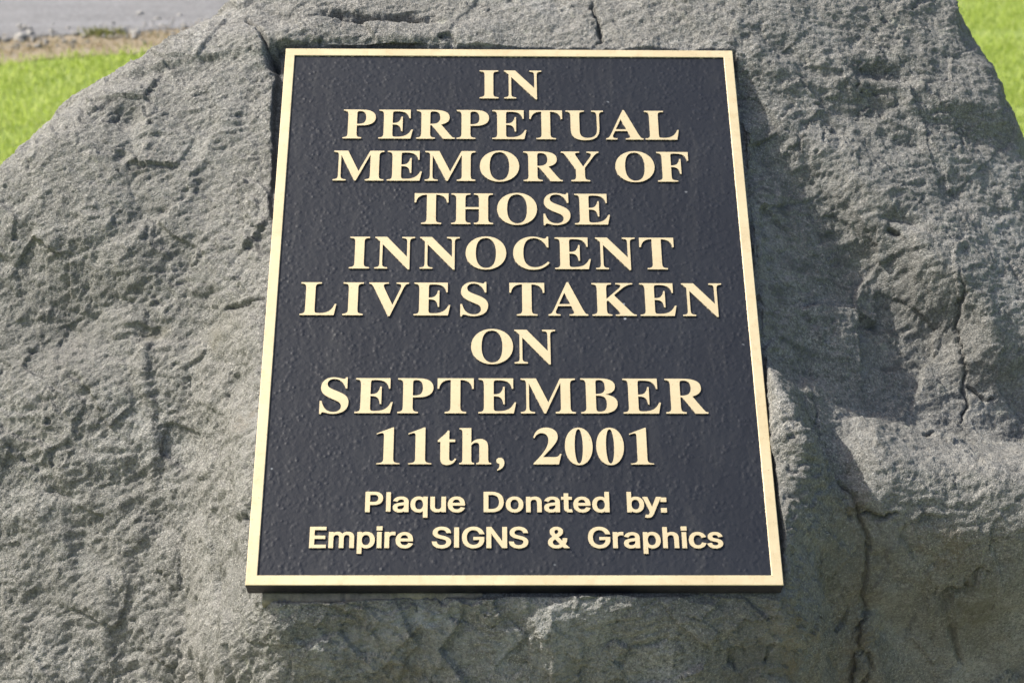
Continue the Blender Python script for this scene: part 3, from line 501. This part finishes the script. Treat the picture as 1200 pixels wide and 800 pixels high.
SANS = {"&":[0.448,[[480,-13,391,90,417,141,425,176,429,237,331,237,326,186,321,172,261,244,243,263,270,283,309,318,334,356,344,407,339,438,326,467,302,493,276,510,235,524,195,527,159,523,126,511,98,493,72,464,60,435,55,395,59,366,68,339,112,276,70,244,70,242,68,242,68,240,66,240,66,238,64,238,64,236,62,236,62,234,60,234,60,232,48,222,30,197,19,171,14,137,19,95,37,54,66,22,89,7,102,-1,144,-15,192,-20,239,-16,279,-6,317,12,326,21,355,-13],[269,87,244,71,219,62,199,60,176,61,151,69,133,84,130,90,126,93,119,110,117,134,120,151,127,168,147,191,169,208,269,90],[186,333,164,367,157,398,158,414,162,425,178,441,200,448,220,445,233,433,239,423,241,403,237,383,227,367,217,356]]],":":[0.188,[[29,-18,29,100,161,100,161,-18],[29,258,29,375,161,375,161,258]]],"D":[0.502,[[40,-13,225,-13,296,-5,359,18,387,35,418,64,434,83,452,112,474,177,482,250,476,317,474,333,452,398,434,426,418,446,391,472,361,491,294,515,231,522,40,522],[145,70,145,439,224,439,274,432,310,417,316,410,332,398,341,389,363,350,374,312,379,250,374,198,361,154,342,122,334,113,326,108,309,92,279,80,263,75,218,70]]],"E":[0.419,[[395,-13,395,70,145,70,145,216,375,216,375,299,145,299,145,439,392,439,392,522,40,522,40,-13]]],"G":[0.52,[[197,520,137,495,133,490,93,459,86,452,50,398,28,333,20,259,28,176,50,111,55,103,58,101,87,57,138,14,204,-13,265,-20,332,-13,385,6,410,23,437,44,452,65,468,83,492,142,498,195,498,269,263,269,263,186,394,195,391,162,378,129,362,105,336,83,300,69,265,66,228,71,194,88,164,116,143,149,129,195,124,260,129,313,143,359,164,393,193,421,227,437,268,443,310,436,343,417,370,387,395,336,500,336,500,338,483,390,466,424,460,430,447,450,417,479,384,500,345,517,302,526,260,529]]],"I":[0.225,[[60,0,60,509,166,509,166,0]]],"N":[0.523,[[483,-13,483,522,379,522,379,159,149,520,147,522,40,522,40,-13,145,-13,145,309,143,353,183,285,374,-11,376,-13]]],"P":[0.445,[[40,-13,145,-13,145,173,242,173,294,178,346,198,378,221,408,258,425,306,429,353,424,395,408,437,390,458,384,468,343,499,294,516,241,522,40,522],[145,255,145,439,236,439,258,437,286,428,299,418,306,411,315,397,322,375,324,354,322,320,315,298,306,283,288,268,260,258,236,255]]],"S":[0.447,[[281,524,222,529,174,524,128,510,90,488,58,456,38,418,32,377,34,344,42,320,55,298,75,277,119,248,182,225,234,212,287,194,306,182,306,180,316,172,323,158,325,136,322,117,313,99,306,93,306,91,298,83,279,72,255,65,229,62,195,64,173,71,153,82,138,97,129,114,121,150,14,150,27,90,48,51,50,51,50,49,52,49,52,47,54,47,54,45,56,45,56,43,58,43,58,41,60,41,60,39,62,39,62,37,64,37,64,35,66,35,66,33,68,33,78,21,112,2,116,-2,166,-17,218,-22,276,-18,284,-17,333,-1,371,22,403,55,422,94,428,134,424,175,412,205,389,233,371,248,321,276,272,292,220,305,178,319,152,336,145,343,138,356,135,379,138,395,145,412,160,427,174,436,196,443,218,445,263,441,289,428,309,406,323,365,425,365,413,421,394,457,392,457,392,459,390,459,390,461,388,461,388,463,386,463,386,465,384,465,384,467,382,467,382,469,380,469,380,471,378,471,378,473,376,473,376,475,374,475,364,487,326,510]]],"a":[0.389,[[357,-13,357,257,352,297,340,327,326,344,324,349,297,372,264,385,245,392,199,397,158,395,129,389,96,376,67,358,40,331,12,283,109,259,130,290,157,310,180,317,211,317,230,311,243,301,250,289,254,277,256,252,255,247,232,239,172,233,119,223,69,206,46,191,24,165,14,142,10,112,15,69,31,36,57,10,66,6,70,2,85,-7,119,-18,155,-22,196,-19,225,-11,256,9,257,-13],[256,168,256,135,254,121,249,106,236,85,219,70,198,61,168,59,135,65,128,69,118,79,112,101,113,116,118,130,127,139,140,146,168,153,232,162]]],"b":[0.424,[[33,522,33,-13,132,-13,132,15,164,-9,192,-18,224,-21,281,-15,325,5,365,42,366,46,388,78,405,129,410,183,406,241,404,252,388,299,363,338,325,372,280,391,234,398,190,394,161,384,147,372,134,364,134,522],[217,60,189,66,175,74,157,93,144,119,136,150,133,195,136,229,139,241,144,259,156,284,174,302,193,313,223,317,250,312,267,302,285,283,297,257,305,227,308,183,305,151,298,123,284,94,266,75,249,65]]],"c":[0.396,[[318,367,262,391,211,398,152,391,105,371,65,337,38,298,19,241,14,182,20,129,37,80,42,72,45,70,65,39,105,5,152,-15,202,-21,268,-13,319,11,359,50,372,71,389,112,293,132,275,95,257,76,239,65,211,60,178,64,158,75,140,95,127,121,119,151,116,193,119,224,127,255,140,281,146,286,151,294,158,301,178,312,210,317,237,312,252,304,274,283,292,247,390,268,357,329]]],"d":[0.424,[[392,522,291,522,291,364,282,369,264,384,234,394,191,398,144,391,104,374,93,366,62,338,37,299,20,249,14,194,20,128,36,78,62,39,99,5,144,-15,201,-21,233,-18,263,-8,293,15,293,-13,392,-13],[208,60,177,64,158,75,140,94,126,123,119,151,116,183,119,227,127,257,140,283,158,302,175,312,202,317,232,313,251,302,268,284,282,256,289,229,292,195,289,150,281,119,268,93,250,74,231,64]]],"e":[0.404,[[150,391,103,370,92,359,78,349,64,336,36,294,20,246,14,192,19,134,24,116,38,78,65,39,107,4,154,-15,207,-21,255,-18,291,-8,323,9,354,34,360,44,371,56,393,100,296,120,273,84,247,65,215,59,183,63,160,73,141,91,128,113,119,140,118,156,391,156,391,200,388,238,376,287,358,323,330,353,301,374,271,387,233,396,201,398],[288,229,122,232,119,233,119,240,128,267,139,285,156,302,178,313,208,317,232,313,250,304,267,287,279,264]]],"h":[0.41,[[33,522,33,-13,134,-13,134,233,136,255,144,277,160,298,177,309,192,314,206,316,239,311,259,294,271,271,276,238,276,-13,377,-13,377,247,373,288,359,328,339,355,309,378,264,394,224,398,184,392,143,375,134,368,134,522]]],"i":[0.167,[[33,-13,134,-13,134,392,33,392],[21,430,21,537,147,537,147,430]]],"l":[0.205,[[60,0,60,509,160,509,160,0]]],"m":[0.61,[[577,-13,576,269,572,300,559,334,534,365,506,384,474,395,442,399,401,396,372,387,344,372,319,348,299,372,266,392,230,398,215,399,196,397,172,391,143,377,133,368,132,392,33,392,33,-13,134,-13,134,244,136,264,143,284,160,304,166,309,176,313,195,317,223,313,241,299,251,280,254,262,254,-13,355,-13,355,251,357,268,363,285,377,303,383,308,399,315,414,317,442,314,457,305,468,290,472,281,476,256,476,-13]]],"n":[0.41,[[377,-13,377,247,374,281,360,326,338,355,304,381,269,393,248,396,224,398,180,391,141,374,136,368,134,368,134,366,132,366,132,392,33,392,33,-13,134,-13,134,233,136,255,144,277,160,298,177,309,192,314,206,316,239,311,259,294,271,271,276,238,276,-13]]],"o":[0.415,[[263,-15,310,5,350,39,377,78,395,129,397,144,401,192,395,247,378,296,373,304,370,306,350,337,310,371,263,391,227,396,203,398,152,391,105,371,65,337,38,298,19,241,14,182,20,129,37,80,42,72,45,70,65,39,105,5,149,-14,158,-16,212,-21],[204,317,233,313,241,310,257,301,275,281,289,251,296,224,299,193,296,151,288,121,275,95,269,90,264,82,252,72,237,64,211,60,178,64,158,75,140,95,126,124,119,151,116,181,119,224,127,255,140,281,146,286,151,294,163,304,178,312]]],"p":[0.424,[[33,-156,134,-156,134,13,162,-8,192,-18,234,-21,281,-15,325,5,338,18,347,24,363,39,388,78,404,125,406,136,410,195,405,248,388,299,366,331,365,335,325,372,280,391,225,398,190,394,166,386,132,362,132,392,33,392],[217,60,189,66,175,74,157,93,144,119,136,150,133,195,136,229,139,241,144,259,156,284,174,302,193,313,223,317,250,312,267,302,285,283,297,257,305,227,308,183,305,151,298,123,284,94,266,75,249,65]]],"q":[0.424,[[392,-156,392,392,293,392,293,362,264,384,234,394,200,398,144,391,100,372,60,335,36,297,20,249,14,184,20,128,36,78,62,39,99,5,144,-15,191,-21,233,-18,263,-8,291,14,291,-156],[208,60,177,64,158,75,140,94,126,123,119,151,116,183,119,227,127,257,140,283,158,302,175,312,202,317,232,313,251,302,268,284,282,256,289,229,292,195,289,150,281,119,268,93,250,74,231,64]]],"r":[0.259,[[33,-13,134,-13,134,242,136,260,143,278,151,289,167,303,182,309,212,313,263,307,263,396,208,398,179,394,144,380,133,371,132,392,33,392]]],"s":[0.365,[[263,385,229,394,194,397,143,394,124,388,106,382,72,363,72,361,70,361,70,359,68,359,68,357,66,357,66,355,64,355,64,353,62,353,62,351,50,341,32,310,27,271,33,236,36,229,60,197,94,174,142,158,205,143,229,135,242,124,246,117,247,100,244,86,232,72,212,62,185,58,158,61,137,70,122,86,106,121,10,104,26,59,44,31,72,7,104,-9,140,-18,188,-21,229,-17,266,-7,303,14,314,26,316,26,330,40,346,70,351,110,345,144,344,148,319,183,283,206,233,223,179,234,153,243,138,252,131,263,129,280,132,294,138,299,138,301,144,307,161,316,183,319,214,316,228,307,241,291,257,262,351,280,332,323,316,346,292,369]]],"t":[0.227,[[237,-8,217,68,177,63,156,65,150,72,146,93,146,314,224,314,224,392,146,392,146,484,45,484,45,392,-14,392,-14,314,45,314,45,89,53,46,79,11,117,-10,164,-17,181,-17,198,-16]]],"u":[0.41,[[33,392,33,132,36,98,50,54,71,25,104,-1,147,-15,187,-18,229,-12,270,6,277,14,278,-13,377,-13,377,392,276,392,276,148,273,123,266,102,256,88,240,73,222,66,204,63,171,69,151,85,139,108,134,141,134,392]]],"y":[0.389,[[23,-148,69,-157,99,-158,123,-156,149,-148,172,-134,194,-114,223,-63,401,392,290,391,207,166,195,127,99,391,-12,392,141,-1,125,-51,110,-71,102,-76,47,-71]]]}
LINES = [
    [0.2389, 0.037399999999999996, [["IN", "s", -0.03081, 0.03182]]],
    [0.186, 0.037399999999999996, [["PERPETUAL", "s", -0.16654, 0.16772]]],
    [0.1329, 0.037399999999999996, [["MEMORY", "s", -0.17404, 0.08664], ["OF", "s", 0.10259, 0.17485]]],
    [0.08, 0.037399999999999996, [["THOSE", "s", -0.09358, 0.09519]]],
    [0.027, 0.037399999999999996, [["INNOCENT", "s", -0.15413, 0.15469]]],
    [-0.0266, 0.037399999999999996, [["LIVES", "s", -0.19786, -0.02258], ["TAKEN", "s", -0.00262, 0.19708]]],
    [-0.0799, 0.037399999999999996, [["ON", "s", -0.03837, 0.03942]]],
    [-0.1335, 0.0376, [["SEPTEMBER", "s", -0.17459, 0.17611]]],
    [-0.1864, 0.037399999999999996, [["11th,", "s", -0.12213, -0.00841], ["2001", "s", 0.0174, 0.12424]]],
    [-0.234, 0.0193, [["Plaque", "n", -0.13008, -0.04303], ["Donated", "n", -0.02687, 0.083], ["by:", "n", 0.09838, 0.13306]]],
    [-0.2691, 0.019600000000000003, [["Empire", "n", -0.17687, -0.08738], ["SIGNS", "n", -0.07156, 0.01166], ["&", "n", 0.02861, 0.04676], ["Graphics", "n", 0.06329, 0.18004]]]]
dg = bpy.context.evaluated_depsgraph_get()
GLY = {}
def glyph_mesh(font, ch, size):
    """one raised letter: the outline filled and extruded; bright face, painted sides"""
    key = (font, ch)
    if key in GLY: return GLY[key]
    c = bpy.data.curves.new('letter', 'CURVE'); c.dimensions = '2D'; c.fill_mode = 'FRONT'; c.extrude = .00095
    for q in (SERIF if font == 's' else SANS)[ch][1]:
        n = len(q) // 2; s = c.splines.new('POLY'); s.points.add(n - 1); s.use_cyclic_u = True
        for i in range(n): s.points[i].co = (q[2 * i] / 1000 * size[0], q[2 * i + 1] / 1000 * size[1], 0, 1)
    o = bpy.data.objects.new('tmp', c); C.objects.link(o)
    bpy.context.view_layer.update(); d = bpy.context.evaluated_depsgraph_get()
    me = bpy.data.meshes.new_from_object(o.evaluated_get(d)); bpy.data.objects.remove(o)
    me.name = 'letter'; me.materials.clear(); me.materials.append(GOLD); me.materials.append(EDGE)
    for p in me.polygons: p.material_index = 0 if abs(p.normal.z) > .7 else 1; p.use_smooth = False
    GLY[key] = me; return me
def ext(font, ch):
    q = (SERIF if font == 's' else SANS)[ch]; xs = [x for k in q[1] for x in k[0::2]]
    return min(xs) / 1000, max(xs) / 1000, q[0]
for base, cap, words in LINES:
    line = bpy.data.objects.new('inscription_line', None); C.objects.link(line); line.parent = plq
    line['label'] = 'lowest raised gold line, in small sans serif letters' if base < -.26 else 'raised gold line reading ' + ' '.join(t for t, *_ in words)
    line.location = (0, base, -.00105)
    for text, font, x0, x1 in words:
        S = cap / (.678 if font == 's' else .509); sx = S * (1.0 if font == 's' else 1.05)
        nat = sum(ext(font, c)[2] for c in text[:-1]) + ext(font, text[-1])[1] - ext(font, text[0])[0]
        if len(text) > 1: track = ((x1 - x0) / sx - nat) / (len(text) - 1)
        else: track = 0
        x = x0 - ext(font, text[0])[0] * sx
        for ch in text:
            o = link('letter', glyph_mesh(font, ch, (sx, S)), line); o.location = (x, 0, 0)
            x += (ext(font, ch)[2] + track) * sx
# old mortar squeezed out under the lower left of the plaque
def mortar():
    r = np.random.default_rng(4); n = 90; vs = []; xs = np.linspace(-.216, -.028, n)
    sm = np.convolve(r.normal(0, 1, n + 8), np.ones(9) / 9, 'valid') * 2.2 + r.normal(0, .25, n)
    for i, x in enumerate(xs):
        tp = min(1, (1 - i / n) * 2.2); lo = min(-.3053, -.3057 - .0060 * tp + .0024 * sm[i]); f = -.0175 - .0012 * abs(sm[i])
        vs += [(x, -.296, f), (x, lo + .002, f), (x, lo, f - .003), (x, lo - .002, -.040), (x, -.296, -.040)]
    F = [[5 * i + k, 5 * i + 5 + k, 5 * i + 5 + (k + 1) % 5, 5 * i + (k + 1) % 5] for i in range(n - 1) for k in range(5)]
    return mesh_np('mortar_bed', np.array(vs), np.array(F), MORTAR, True)
link('mortar_bed', mortar(), plq)

# ------------------------------------------------------------------ a weed on the verge
rw = np.random.default_rng(8)
def weed(name, x, y, n, h, r, label):
    me = blades(name, np.c_[rw.normal(0, r, n) * 1.6, rw.normal(0, r, n)], h, .006, WM, rw, .8)
    o = link(name, me); o.location = (x, y, .012); return tag(o, label, 'weed')
WM = blade_material('weed_leaf', (.13, .15, .04), (.20, .21, .07), (.33, .30, .13))
weed('weed_tuft', -1.47, RE(-1.47) - .02, 130, .022, .024, 'small olive green weed tuft on the dry verge beside the road')
